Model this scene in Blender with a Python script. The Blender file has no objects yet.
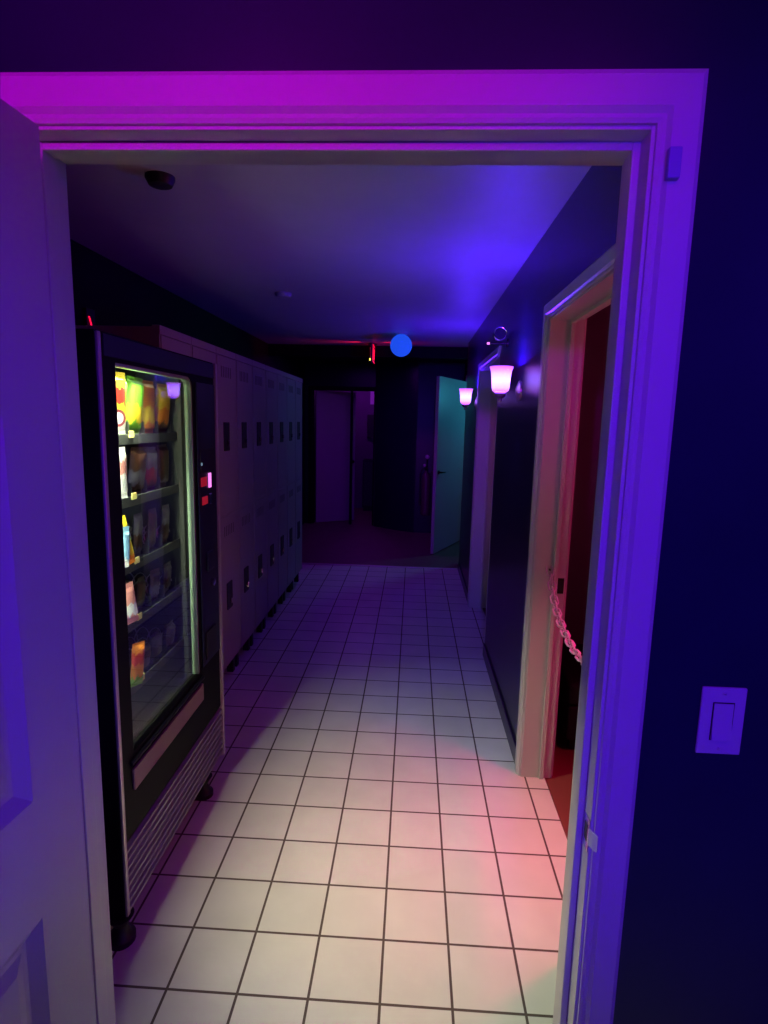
import bpy, bmesh, math, random
from mathutils import Vector, Matrix
random.seed(7)
PI = math.pi
sc = bpy.context.scene
COL = sc.collection
TILE = 0.2032

# ------------------------------------------------------------------ materials
def mat(name, col, rough=0.5, metal=0.0, spec=0.5, noise=0.0, nscale=8.0, bump=0.0, bscale=60.0,
        emit=None, estr=0.0, coat=0.0, alpha_tint=None):
    m = bpy.data.materials.new(name); m.use_nodes = True
    nt = m.node_tree; b = nt.nodes['Principled BSDF']
    b.inputs['Base Color'].default_value = (*col, 1)
    b.inputs['Roughness'].default_value = rough
    b.inputs['Metallic'].default_value = metal
    b.inputs['Specular IOR Level'].default_value = spec
    b.inputs['Coat Weight'].default_value = coat
    if emit:
        b.inputs['Emission Color'].default_value = (*emit, 1)
        b.inputs['Emission Strength'].default_value = estr
    tc = nt.nodes.new('ShaderNodeTexCoord')
    n = nt.nodes.new('ShaderNodeTexNoise'); n.inputs['Scale'].default_value = nscale
    n.inputs['Detail'].default_value = 4
    nt.links.new(tc.outputs['Object'], n.inputs['Vector'])
    if noise > 0:
        mx = nt.nodes.new('ShaderNodeMix'); mx.data_type = 'RGBA'
        mx.inputs[6].default_value = (*[c * (1 - noise) for c in col], 1)
        mx.inputs[7].default_value = (*[min(1, c * (1 + noise)) for c in col], 1)
        nt.links.new(n.outputs['Fac'], mx.inputs[0])
        nt.links.new(mx.outputs[2], b.inputs['Base Color'])
    if bump > 0:
        n2 = nt.nodes.new('ShaderNodeTexNoise'); n2.inputs['Scale'].default_value = bscale
        nt.links.new(tc.outputs['Object'], n2.inputs['Vector'])
        bp = nt.nodes.new('ShaderNodeBump'); bp.inputs['Strength'].default_value = bump
        bp.inputs['Distance'].default_value = 0.004
        nt.links.new(n2.outputs['Fac'], bp.inputs['Height'])
        nt.links.new(bp.outputs['Normal'], b.inputs['Normal'])
    return m

def tile_mat():
    m = bpy.data.materials.new('white_floor_tile'); m.use_nodes = True
    nt = m.node_tree; b = nt.nodes['Principled BSDF']
    tc = nt.nodes.new('ShaderNodeTexCoord')
    br = nt.nodes.new('ShaderNodeTexBrick')
    br.offset = 0; br.squash = 1
    br.inputs['Scale'].default_value = 1
    br.inputs['Brick Width'].default_value = TILE
    br.inputs['Row Height'].default_value = TILE
    br.inputs['Mortar Size'].default_value = 0.0044
    br.inputs['Mortar Smooth'].default_value = 0.25
    br.inputs['Bias'].default_value = 0
    br.inputs['Color1'].default_value = (.74, .72, .66, 1)
    br.inputs['Color2'].default_value = (.69, .67, .62, 1)
    br.inputs['Mortar'].default_value = (.10, .075, .065, 1)
    nt.links.new(tc.outputs['Object'], br.inputs['Vector'])
    n = nt.nodes.new('ShaderNodeTexNoise'); n.inputs['Scale'].default_value = 5; n.inputs['Detail'].default_value = 6
    nt.links.new(tc.outputs['Object'], n.inputs['Vector'])
    cr = nt.nodes.new('ShaderNodeMapRange'); cr.inputs['To Min'].default_value = .82; cr.inputs['To Max'].default_value = 1.1
    nt.links.new(n.outputs['Fac'], cr.inputs['Value'])
    mx = nt.nodes.new('ShaderNodeVectorMath'); mx.operation = 'SCALE'
    nt.links.new(br.outputs['Color'], mx.inputs[0]); nt.links.new(cr.outputs['Result'], mx.inputs['Scale'])
    nt.links.new(mx.outputs['Vector'], b.inputs['Base Color'])
    r = nt.nodes.new('ShaderNodeMapRange'); r.inputs['To Min'].default_value = .42; r.inputs['To Max'].default_value = .85
    nt.links.new(br.outputs['Fac'], r.inputs['Value']); nt.links.new(r.outputs['Result'], b.inputs['Roughness'])
    bp = nt.nodes.new('ShaderNodeBump'); bp.invert = True
    bp.inputs['Strength'].default_value = .5; bp.inputs['Distance'].default_value = .003
    nt.links.new(br.outputs['Fac'], bp.inputs['Height']); nt.links.new(bp.outputs['Normal'], b.inputs['Normal'])
    return m

def glass_mat(name, tint=(1, 1, 1), gloss=.9, rough=.02):
    m = bpy.data.materials.new(name); m.use_nodes = True
    nt = m.node_tree; nt.nodes.remove(nt.nodes['Principled BSDF'])
    out = nt.nodes['Material Output']
    t = nt.nodes.new('ShaderNodeBsdfTransparent'); t.inputs[0].default_value = (*tint, 1)
    g = nt.nodes.new('ShaderNodeBsdfGlossy'); g.inputs['Roughness'].default_value = rough
    g.inputs['Color'].default_value = (gloss, gloss, gloss, 1)
    lw = nt.nodes.new('ShaderNodeLayerWeight'); lw.inputs[0].default_value = .5
    pw = nt.nodes.new('ShaderNodeMath'); pw.operation = 'POWER'; pw.inputs[1].default_value = 4.5
    f = nt.nodes.new('ShaderNodeMath'); f.operation = 'MULTIPLY_ADD'; f.inputs[1].default_value = .9; f.inputs[2].default_value = .035
    nt.links.new(lw.outputs['Facing'], pw.inputs[0]); nt.links.new(pw.outputs[0], f.inputs[0])
    mx = nt.nodes.new('ShaderNodeMixShader')
    nt.links.new(f.outputs[0], mx.inputs[0]); nt.links.new(t.outputs[0], mx.inputs[1]); nt.links.new(g.outputs[0], mx.inputs[2])
    nt.links.new(mx.outputs[0], out.inputs['Surface'])
    return m

def band_mat(name, cols, axis=2, rough=.35):
    """foil wrapper: printed bands along one axis with a noisy edge"""
    m = bpy.data.materials.new(name); m.use_nodes = True
    nt = m.node_tree; b = nt.nodes['Principled BSDF']; b.inputs['Roughness'].default_value = rough
    tc = nt.nodes.new('ShaderNodeTexCoord'); sp = nt.nodes.new('ShaderNodeSeparateXYZ')
    n = nt.nodes.new('ShaderNodeTexNoise'); n.inputs['Scale'].default_value = 4
    nt.links.new(tc.outputs['Generated'], n.inputs['Vector'])
    nt.links.new(tc.outputs['Generated'], sp.inputs[0])
    a = nt.nodes.new('ShaderNodeMath'); a.operation = 'MULTIPLY_ADD'; a.inputs[1].default_value = .35
    nt.links.new(n.outputs['Fac'], a.inputs[0]); nt.links.new(sp.outputs[axis], a.inputs[2])
    r = nt.nodes.new('ShaderNodeValToRGB'); r.color_ramp.interpolation = 'CONSTANT'
    e = r.color_ramp.elements
    e[0].position = 0; e[0].color = (*cols[0], 1); e[1].position = .42; e[1].color = (*cols[1], 1)
    if len(cols) > 2:
        k = e.new(.68); k.color = (*cols[2], 1)
    if len(cols) > 3:
        k = e.new(.95); k.color = (*cols[3], 1)
    nt.links.new(a.outputs[0], r.inputs[0]); nt.links.new(r.outputs[0], b.inputs['Base Color'])
    return m

def shade_mat():
    m = mat('frosted_shade_glass', (.7, .5, .7), .4); nt = m.node_tree; b = nt.nodes['Principled BSDF']
    tc = nt.nodes.new('ShaderNodeTexCoord'); sp = nt.nodes.new('ShaderNodeSeparateXYZ'); r = nt.nodes.new('ShaderNodeValToRGB')
    nt.links.new(tc.outputs['Generated'], sp.inputs[0]); nt.links.new(sp.outputs[2], r.inputs[0]); nt.links.new(r.outputs[0], b.inputs['Emission Color'])
    b.inputs['Emission Strength'].default_value = 9.0
    e = r.color_ramp.elements; e[0].position = 0; e[0].color = (.10, .022, .15, 1); e[1].position = 1; e[1].color = (.09, .014, .22, 1)
    for p, c in ((.16, (.20, .075, .5, 1)), (.45, (.26, .118, 1, 1)), (.68, (.22, .085, .8, 1)), (.86, (.15, .038, .4, 1))):
        k = e.new(p); k.color = c
    return m

M = dict(
    tile=tile_mat(),
    dark_floor=mat('dark_brown_floor', (.16, .10, .09), .5, noise=.25, nscale=6),
    red_floor=mat('reddish_wood_floor', (.20, .055, .045), .4, noise=.3, nscale=5),
    navy=mat('navy_wall_paint', (.010, .009, .036), .32, spec=.30, noise=.15, bump=.06, bscale=90),
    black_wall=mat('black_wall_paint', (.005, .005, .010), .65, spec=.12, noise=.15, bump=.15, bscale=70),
    room_wall=mat('dark_room_wall', (.055, .05, .07), .6, noise=.15, bump=.1),
    red_wall=mat('dull_wall_paint', (.15, .10, .17), .7, noise=.15, bump=.1),
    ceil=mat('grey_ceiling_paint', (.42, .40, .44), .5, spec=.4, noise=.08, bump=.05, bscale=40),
    white=mat('white_gloss_trim_paint', (.50, .47, .47), .38, noise=.04, nscale=3, bump=.04, bscale=30),
    door=mat('white_door_paint', (.42, .39, .44), .42, noise=.05, nscale=3, bump=.05, bscale=40),
    locker=mat('cream_locker_enamel', (.36, .29, .33), .45, noise=.06, nscale=4),
    dark=mat('matte_black_plastic', (.012, .012, .014), .5),
    black=mat('black_painted_metal', (.008, .008, .012), .5, spec=.25, noise=.2),
    header=mat('dark_blue_machine_panel', (.016, .018, .045), .4, spec=.25),
    silver=mat('satin_aluminium', (.55, .52, .52), .38, metal=.6),
    kick=mat('grey_ribbed_metal', (.30, .28, .27), .45, metal=.3, noise=.1),
    pinkstrip=mat('dull_pink_panel', (.24, .14, .14), .5, noise=.08),
    liner=mat('pale_cabinet_liner', (.26, .38, .28), .45),
    inner=mat('charcoal_cabinet_lining', (.05, .055, .055), .5, noise=.2),
    tray=mat('grey_tray_metal', (.045, .05, .05), .5, metal=.2),
    wire=mat('steel_coil_wire', (.55, .55, .52), .35, metal=.8),
    cab=mat('matte_black_cabinet', (.004, .004, .005), .6, spec=.12, noise=.1),
    tag=mat('yellow_price_tag', (.85, .78, .25), .5),
    tube=mat('lit_lamp_tube', (.8, .9, .8), .5, emit=(.8, 1, .75), estr=3),
    glass=glass_mat('clear_window_glass', (.93, .97, .94)),
    brass=mat('dark_bronze_metal', (.05, .035, .03), .35, metal=.8),
    pewter=mat('brushed_pewter', (.34, .30, .32), .35, metal=.7),
    chrome=mat('chrome_metal', (.6, .6, .62), .2, metal=1),
    shade=shade_mat(),
    globe=mat('blue_lit_globe', (.01, .02, .1), .7, spec=.1, emit=(.012, .075, .80), estr=1.0),
    plate=mat('white_switch_plastic', (.45, .42, .45), .35),
    sensor=mat('bluish_grey_plastic', (.22, .25, .42), .45),
    chain=mat('pink_plastic_chain', (.50, .37, .52), .45),
    red_led=mat('red_lit_plastic', (.5, .02, .03), .4, emit=(1, .005, .05), estr=1.6),
    red_dim=mat('red_dim_display', (.25, .02, .03), .4, emit=(.45, .01, .03), estr=.5),
    pink_led=mat('pink_lit_button', (.6, .2, .5), .4, emit=(1, .25, .9), estr=1.2),
    yel_led=mat('yellow_lit_led', (.8, .8, .1), .4, emit=(1, .8, .1), estr=2.0),
    cyan_led=mat('pale_lit_dot', (.3, .5, .5), .4, emit=(.3, .6, .7), estr=.35),
    ext_red=mat('red_cylinder_paint', (.2, .02, .04), .4, coat=.2),
    ext_dark=mat('dull_red_cylinder', (.10, .03, .07), .4, coat=.3),
    paper=mat('white_paper', (.8, .78, .78), .7),
    fabric=mat('black_upholstery', (.008, .008, .01), .8, bump=.3, bscale=120),
    exit_body=mat('dark_sign_housing', (.05, .05, .06), .45),
)

# ------------------------------------------------------------------ geometry helpers
def wloc(o):
    v = Vector((0, 0, 0))
    while o is not None:
        v += o.location; o = o.parent
    return v

class MB:
    def __init__(self): self.bm = bmesh.new()
    def box(self, x0, x1, y0, y1, z0, z1, bev=0.0, seg=2):
        vs = [self.bm.verts.new((x, y, z)) for x in (x0, x1) for y in (y0, y1) for z in (z0, z1)]
        F = [(0, 1, 3, 2), (4, 6, 7, 5), (0, 4, 5, 1), (2, 3, 7, 6), (0, 2, 6, 4), (1, 5, 7, 3)]
        fs = [self.bm.faces.new([vs[i] for i in f]) for f in F]
        if bev > 0:
            es = list({e for f in fs for e in f.edges})
            bmesh.ops.bevel(self.bm, geom=es, offset=bev, segments=seg, affect='EDGES', profile=.5)
        return self
    def prism(self, pts, axis, a, b):
        """closed outline in the two other axes, extruded a..b along axis ('x','y','z')"""
        def P(p, t):
            return {'x': (t, p[0], p[1]), 'y': (p[0], t, p[1]), 'z': (p[0], p[1], t)}[axis]
        A = [self.bm.verts.new(P(p, a)) for p in pts]; Bv = [self.bm.verts.new(P(p, b)) for p in pts]
        n = len(pts)
        for i in range(n):
            self.bm.faces.new((A[i], A[(i + 1) % n], Bv[(i + 1) % n], Bv[i]))
        self.bm.faces.new(A[::-1]); self.bm.faces.new(Bv)
        return self
    def lathe(self, prof, c, axis='z', n=32, cap=True):
        c = Vector(c)
        def P(r, h, t):
            u, v = r * math.cos(t), r * math.sin(t)
            return c + Vector({'z': (u, v, h), 'x': (h, u, v), 'y': (u, h, v)}[axis])
        rings = [[self.bm.verts.new(P(r, h, 2 * PI * i / n)) for i in range(n)] for r, h in prof]
        for a, b in zip(rings, rings[1:]):
            for i in range(n):
                self.bm.faces.new((a[i], a[(i + 1) % n], b[(i + 1) % n], b[i]))
        if cap:
            self.bm.faces.new(rings[0][::-1]); self.bm.faces.new(rings[-1])
        return self
    def tube(self, pts, r, n=10, closed=False):
        pts = [Vector(p) for p in pts]; N = len(pts); rings = []
        up = None
        for i, p in enumerate(pts):
            if closed: t = pts[(i + 1) % N] - pts[i - 1]
            else: t = pts[min(i + 1, N - 1)] - pts[max(i - 1, 0)]
            t.normalize()
            if up is None:
                up = Vector((0, 0, 1)) if abs(t.z) < .9 else Vector((1, 0, 0))
            s = t.cross(up); s.normalize(); up = s.cross(t)
            rr = r[i] if isinstance(r, (list, tuple)) else r
            rings.append([self.bm.verts.new(p + rr * (math.cos(2 * PI * k / n) * s + math.sin(2 * PI * k / n) * up)) for k in range(n)])
        pairs = list(zip(rings, rings[1:]))
        if closed: pairs.append((rings[-1], rings[0]))
        for a, b in pairs:
            for k in range(n):
                self.bm.faces.new((a[k], a[(k + 1) % n], b[(k + 1) % n], b[k]))
        if not closed:
            self.bm.faces.new(rings[0][::-1]); self.bm.faces.new(rings[-1])
        return self
    def build(self, name, m, parent=None, local=False, smooth=False):
        bmesh.ops.recalc_face_normals(self.bm, faces=self.bm.faces[:])
        if parent is not None and not local:
            bmesh.ops.translate(self.bm, verts=self.bm.verts[:], vec=-wloc(parent))
        me = bpy.data.meshes.new(name); self.bm.to_mesh(me); self.bm.free()
        o = bpy.data.objects.new(name, me); COL.objects.link(o)
        me.materials.append(m)
        if parent is not None: o.parent = parent
        if smooth:
            for p in me.polygons: p.use_smooth = True
            try: me.set_sharp_from_angle(angle=math.radians(40))
            except Exception: pass
        return o

def recentre(o, base):
    """move a top-level mesh's origin to its base without moving the mesh"""
    b = Vector(base); o.data.transform(Matrix.Translation(-b)); o.location = b; return o

def tag(o, label=None, cat=None, group=None, kind=None):
    if label: o['label'] = label
    if cat: o['category'] = cat
    if group: o['group'] = group
    if kind: o['kind'] = kind
    return o
def empty(name, loc, label=None, cat=None, group=None, kind=None, rz=0):
    o = bpy.data.objects.new(name, None); COL.objects.link(o); o.location = loc; o.rotation_euler = (0, 0, rz)
    o.empty_display_size = .1
    return tag(o, label, cat, group, kind)
def struct(name, mb, m, label, smooth=False):
    return tag(mb.build(name, m, smooth=smooth), label, None, None, 'structure')
def copy_tree(o, parent=None):
    c = o.copy(); COL.objects.link(c); c.parent = parent
    for ch in list(o.children): copy_tree(ch, c)
    return c

# ------------------------------------------------------------------ the room shell
WX = 0.59                      # corridor face of the right wall
LX = -1.62                     # corridor face of the left wall
CZ = 2.44
NY0, NY1 = -0.405, -0.28       # near wall with the doorway we look through
JL, JR, HZ = -0.600, 0.392, 2.063   # its jamb faces and head

b = MB(); b.box(LX - .05, WX + .11, -3.2, 4.90, -.06, 0); b.box(WX + .11, 2.6, -3.2, NY1, -.06, 0)
b.box(-2.6, LX - .05, -3.2, NY1, -.06, 0)
struct('floor', b, M['tile'], 'white square floor tiles with dark grout running down the hallway')
b = MB(); b.box(-2.6, 3.2, 4.93, 9.4, -.06, 0)
struct('floor_far', b, M['dark_floor'], 'dark plain floor beyond the tiles at the hallway end')
b = MB(); b.box(-1.62, .75, 4.895, 4.935, -.05, .006, .003)
struct('trim_1', b, M['silver'], 'thin pale threshold strip where the white tiles end')
b = MB(); b.box(WX + .115, 2.8, NY1 + .01, 2.3, -.06, -.004)
struct('floor_side', b, M['red_floor'], 'reddish wooden floor inside the red room on the right')
b = MB(); b.box(WX + .115, 2.8, 2.31, 4.8, -.06, -.004)
struct('floor_side_room', b, M['dark_floor'], 'dark floor inside the second room on the right')

b = MB(); b.box(-2.6, 2.6, -3.2, 5.25, CZ, CZ + .08)
struct('ceiling', b, M['ceil'], 'smooth ceiling lit blue and violet above the hallway')
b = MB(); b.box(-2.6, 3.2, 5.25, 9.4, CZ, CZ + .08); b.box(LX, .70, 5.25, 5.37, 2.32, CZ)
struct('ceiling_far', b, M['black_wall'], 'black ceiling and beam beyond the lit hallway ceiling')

# near wall (around our doorway)
b = MB()
b.box(-2.6, JL - .02, NY0, NY1, 0, CZ); b.box(JR + .02, 2.6, NY0, NY1, 0, CZ); b.box(JL - .02, JR + .02, NY0, NY1, HZ + .02, CZ)
struct('wall_near', b, M['navy'], 'dark navy wall around the near doorway with the light switch')
# foreground room we stand in
b = MB(); b.box(-2.65, -2.55, -3.2, NY0, 0, CZ); b.box(2.55, 2.65, -3.2, NY0, 0, CZ); b.box(-2.6, 2.6, -3.25, -3.15, 0, CZ)
struct('wall_back', b, M['room_wall'], 'dark walls of the foreground room behind the viewpoint')

D1 = (0.20, 1.10, 2.04)        # first doorway of the right wall: y range and head
D2 = (2.53, 3.56, 2.04)
WT = .135
b = MB()
b.box(WX, WX + WT, NY1, D1[0] - .02, 0, CZ); b.box(WX, WX + WT, D1[0] - .02, D1[1] + .02, D1[2] + .02, CZ)
b.box(WX, WX + WT, D1[1] + .02, D2[0] - .02, 0, CZ); b.box(WX, WX + WT, D2[0] - .02, D2[1] + .02, D2[2] + .02, CZ)
b.box(WX, WX + WT, D2[1] + .02, 4.90, 0, CZ)
struct('wall_right', b, M['navy'], 'semi-gloss navy wall on the right of the hallway')
b = MB(); b.box(LX - .1, LX, NY1, 7.5, 0, CZ)
struct('wall_left', b, M['black_wall'], 'black wall behind the vending machine and lockers')
# right wall beyond the tiles, with the far right doorway
D3 = (5.32, 6.47, 2.17)
FX = .735
b = MB()
b.box(FX, FX + .12, 4.90, D3[0], 0, CZ); b.box(FX, FX + .12, D3[1], 7.0, 0, CZ); b.box(FX, FX + .12, D3[0], D3[1], D3[2] + .02, CZ)
b.box(WX + WT, 2.8, 4.78, 4.90, 0, CZ)
struct('wall_right_far', b, M['black_wall'], 'dark wall beside the teal lit open door at the hallway end')
# far wall: straight left piece with doorway, then a rounded dark wall
DX0, DX1, DY = -1.50, -.545, 7.45
b = MB(); b.box(LX - .1, DX0, DY, DY + .14, 0, CZ); b.box(DX0, DX1, DY, DY + .14, 2.07, CZ)
pts = [(DX1, DY + .14), (DX1, DY - .02)]
for i in range(13):
    t = i / 12; pts.append((DX1 + .02 + (.62) * math.sin(t * PI / 2), 6.97 + .42 * (1 - math.sin(t * PI / 2)) ** 1.4))
pts += [(.735, 6.97), (.735, DY + .14)]
b.prism(pts, 'z', 0, CZ)
struct('wall_far', b, M['navy'], 'black rounded wall closing the far end of the hallway', smooth=False)
# room behind the far doorway
b = MB(); b.box(-2.3, .3, 9.2, 9.3, 0, CZ); b.box(-2.35, -2.25, 7.6, 9.2, 0, CZ); b.box(-.05, .05, 7.6, 9.2, 0, CZ)
struct('wall_far_room', b, M['red_wall'], 'purple lit wall of the room seen past the far door')
# enclosing walls of the side rooms
b = MB(); b.box(2.7, 2.8, NY1, 2.3, 0, CZ); b.box(WX + WT, 2.8, 2.25, 2.33, 0, CZ)
struct('wall_red_room', b, M['red_wall'], 'wall inside the red lit room on the right')
b = MB(); b.box(2.7, 2.8, 2.33, 4.78, 0, CZ)
struct('wall_side_room', b, M['black_wall'], 'wall inside the unlit second room on the right')
b = MB(); b.box(2.9, 3.0, 4.9, 7.5, 0, CZ); b.box(FX + .12, 3.0, 6.97, 7.05, 0, CZ)
struct('wall_teal_room', b, M['red_wall'], 'wall inside the teal lit room behind the far right doorway')
b = MB(); b.box(2.6, 3.2, -.28, 5.25, CZ, CZ + .08)
struct('ceiling_side', b, M['ceil'], 'ceiling of the side rooms on the right')

# ------------------------------------------------------------------ door frames
def profile_strip(mb, pts, path_axis):  # unused hook kept simple
    pass

def casing(mb, plane_axis, face, out, a0, a1, head, w=.068, t=.018, wt=None, k0=0):
    """three mitred casing boards around an opening. plane_axis 'y': the wall face is y=face; 'x': x=face.
    out = +1/-1 outward normal; a0,a1 = opening edges on the other axis"""
    r = .006
    prof = [(r, 0), (r, .45 * t), (r + .006, .62 * t), (r + .012, .62 * t), (r + .018, t), (w - .008, t), (w, .7 * t), (w, 0)]
    def P(a, z, d):
        return (a, face + out * d, z) if plane_axis == 'y' else (face + out * d, a, z)
    rows = []
    for (o, d) in prof:
        ot = o * (wt / w) if wt and o > .02 else o
        rows.append([P(a0 - o, 0, d), P(a0 - o, head + ot, d), P(a1 + o, head + ot, d), P(a1 + o, 0, d)])
    V = [[mb.bm.verts.new(p) for p in row] for row in rows]
    n = len(V)
    for i in range(n):
        A, Bv = V[i], V[(i + 1) % n]
        for k in range(k0, 3):
            mb.bm.faces.new((A[k], A[k + 1], Bv[k + 1], Bv[k]))
    mb.bm.faces.new([row[k0] for row in V]); mb.bm.faces.new([row[3] for row in V][::-1])

# near doorway
t1 = tag(empty('trim_2', (-.1, NY0, 0)), 'wide white door frame in the foreground, lit magenta above and violet at right', None, None, 'structure')
b = MB(); casing(b, 'y', NY0, -1, JL, JR, HZ, w=.071, wt=.077); b.build('casing', M['white'], t1)
b = MB(); casing(b, 'y', NY1, 1, JL, JR, HZ); b.build('casing', M['white'], t1)
b = MB()
b.box(JL - .02, JL, NY0 - .001, NY1 + .001, 0, HZ + .02, .0015); b.box(JR, JR + .02, NY0 - .001, NY1 + .001, 0, HZ + .02, .0015)
b.box(JL, JR, NY0 - .001, NY1 + .001, HZ, HZ + .02, .0015)
b.build('jamb', M['white'], t1)
b = MB(); s0, s1 = -.368, -.330
b.box(JL, JL + .013, s0, s1, 0, HZ, .002); b.box(JR - .013, JR, s0, s1, 0, HZ, .002); b.box(JL + .013, JR - .013, s0, s1, HZ - .013, HZ, .002)
b.build('door_stop', M['white'], t1)
# strike plate of the near frame
b = MB(); b.box(JR - .0018, JR, -.4045, -.374, .835, .900, .0006)
pl = b.build('strike_plate', M['chrome'], t1)
b = MB(); b.box(JR - .0022, JR - .0012, -.397, -.381, .852, .885); b.build('latch_hole', M['dark'], pl)
b = MB(); b.prism([(JR - .002, -.4045), (JR + .0005, -.4045), (JR + .004, -.414), (JR + .010, -.4255), (JR + .008, -.427), (JR + .002, -.4165)], 'z', .852, .884)
b.build('strike_lip', M['white'], pl)

def side_frame(name, D, label, strike=False, k0=0):
    y0, y1, h = D
    t = tag(empty(name, (WX, (y0 + y1) / 2, 0)), label, None, None, 'structure')
    b = MB(); casing(b, 'x', WX, -1, y0, y1, h, k0=k0); b.build('casing', M['white'], t)
    b = MB(); casing(b, 'x', WX + WT, 1, y0, y1, h); b.build('casing', M['white'], t)
    b = MB()
    for a, c in ((y0 - .02, y0), (y1, y1 + .02)): b.box(WX - .001, WX + WT + .001, a, c, 0, h + .02, .0015)
    b.box(WX - .001, WX + WT + .001, y0, y1, h, h + .02, .0015); b.build('jamb', M['white'], t)
    b = MB(); q0, q1 = WX + .082, WX + .102
    b.box(q0, q1, y0, y0 + .013, 0, h, .002); b.box(q0, q1, y1 - .013, y1, 0, h, .002); b.box(q0, q1, y0 + .013, y1 - .013, h - .013, h, .002)
    b.build('door_stop', M['white'], t)
    if strike:
        b = MB(); b.box(q1 + .003, q1 + .030, y1 - .0022, y1, .885, .955, .0006); p_ = b.build('strike_plate', M['brass'], t)
        b = MB(); b.box(q1 + .009, q1 + .024, y1 - .0027, y1 - .0015, .900, .94); b.build('latch_hole', M['dark'], p_)
    return t
side_frame('trim_3', D1, 'white door frame of the red room on the right', True)
side_frame('trim_4', D2, 'white door frame of the unlit room beyond the first wall lamp', False, 1)
t = tag(empty('trim_5', (FX, 6, 0)), 'white door frame of the teal lit room at the hallway end', None, None, 'structure')
b = MB(); casing(b, 'x', FX, -1, D3[0], D3[1], D3[2]); b.build('casing', M['white'], t)
b = MB()
for a, c in ((D3[0] - .0, D3[0] + .02), (D3[1] - .02, D3[1])): b.box(FX - .001, FX + .121, a, c, 0, D3[2], .0015)
b.box(FX - .001, FX + .121, D3[0], D3[1], D3[2], D3[2] + .02, .0015); b.build('jamb', M['white'], t)
# far doorway frame
t = tag(empty('trim_6', (-1.0, DY, 0)), 'dark painted door frame at the far end of the hallway', None, None, 'structure')
b = MB(); casing(b, 'y', DY, -1, DX0, DX1, 2.05, w=.06); b.build('casing', M['black_wall'], t)
b = MB(); b.box(DX0, DX0 + .02, DY, DY + .14, 0, 2.05); b.box(DX1 - .02, DX1, DY, DY + .14, 0, 2.05); b.box(DX0, DX1, DY, DY + .14, 2.05, 2.07)
b.build('jamb', M['black_wall'], t)
b = MB(); b.box(-.925, -.885, DY + .02, DY + .06, 0, 2.05, .004); b.build('centre_post', M['black_wall'], t)

# baseboards
b = MB()
for y0_, y1_ in ((D1[1] + .07, D2[0] - .02), (D2[1] + .07, 4.898)): b.box(WX - .012, WX, y0_, y1_, 0, .09, .004)
struct('baseboard_right', b, M['navy'], 'navy baseboard along the right wall')

# ------------------------------------------------------------------ panelled doors
def door_leaf(W, H, T, panels, parent, m, face_sign=(1, -1), name='door_panel'):
    """leaf in local space: x 0..W from the hinge, y -T..0 thickness, panels = list of (x0,x1,z0,z1) recessed on both faces"""
    xs = sorted({0, W, *[p[0] for p in panels], *[p[1] for p in panels]})
    zs = sorted({0, H, *[p[2] for p in panels], *[p[3] for p in panels]})
    b = MB(); bm = b.bm
    for yy, sg in ((0, -1), (-T, 1)):
        V = {(i, j): bm.verts.new((x, yy, z)) for i, x in enumerate(xs) for j, z in enumerate(zs)}
        for i in range(len(xs) - 1):
            for j in range(len(zs) - 1):
                cell = (xs[i], xs[i + 1], zs[j], zs[j + 1])
                q = [V[(i, j)], V[(i + 1, j)], V[(i + 1, j + 1)], V[(i, j + 1)]]
                if any(abs(p[0] - cell[0]) < 1e-6 and abs(p[1] - cell[1]) < 1e-6 and abs(p[2] - cell[2]) < 1e-6 and abs(p[3] - cell[3]) < 1e-6 for p in panels):
                    prev = q
                    for off, dep in ((.003, .002), (.024, .014), (.034, .014), (.056, .006)):
                        x0, x1, z0, z1 = cell
                        nq = [bm.verts.new((a, yy + sg * dep, c)) for a, c in ((x0 + off, z0 + off), (x1 - off, z0 + off), (x1 - off, z1 - off), (x0 + off, z1 - off))]
                        for k in range(4): bm.faces.new((prev[k], prev[(k + 1) % 4], nq[(k + 1) % 4], nq[k]))
                        prev = nq
                    bm.faces.new(prev)
                else: bm.faces.new(q)
    # rim
    def rim(a, c):
        v = [bm.verts.new(p) for p in (a + (0,), c + (0,), c + (-T,), a + (-T,))]
        v2 = [Vector((p[0], p[2], p[1])) for p in (v_.co for v_ in v)]
        for q, co in zip(v, v2): q.co = co
        bm.faces.new(v)
    rim((0, 0), (W, 0)); rim((W, 0), (W, H)); rim((W, H), (0, H)); rim((0, H), (0, 0))
    bmesh.ops.remove_doubles(bm, verts=bm.verts[:], dist=1e-5)
    return b.build(name, m, parent, local=True)

def six_panels(W, st=.12):
    c = W / 2; g = .055
    out = []
    for a, c_ in ((st, c - g), (c + g, W - st)):
        out += [(a, c_, .24, .765), (a, c_, .98, 1.60), (a, c_, 1.73, 1.91)]
    return out

# foreground door, opened towards the viewer on the left. local x runs away from the hinge, its y=0 face looks into the doorway side
d = tag(empty('door_1', (-.547, -.438, .012), rz=math.radians(-93.5)), 'white panelled door standing open at the left edge, lit violet', None, None, 'structure')
door_leaf(.95, 2.042, .038, six_panels(.95), d, M['door'])
# hinge side note: local +y looks to world +x after the rotation
b = MB()
for z in (.22, 1.0, 1.80): b.lathe([(.0065, z - .045), (.0065, z + .045)], (-.006, -.045, 0), n=12)
b.build('hinge', M['chrome'], d, local=True, smooth=True)

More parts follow.
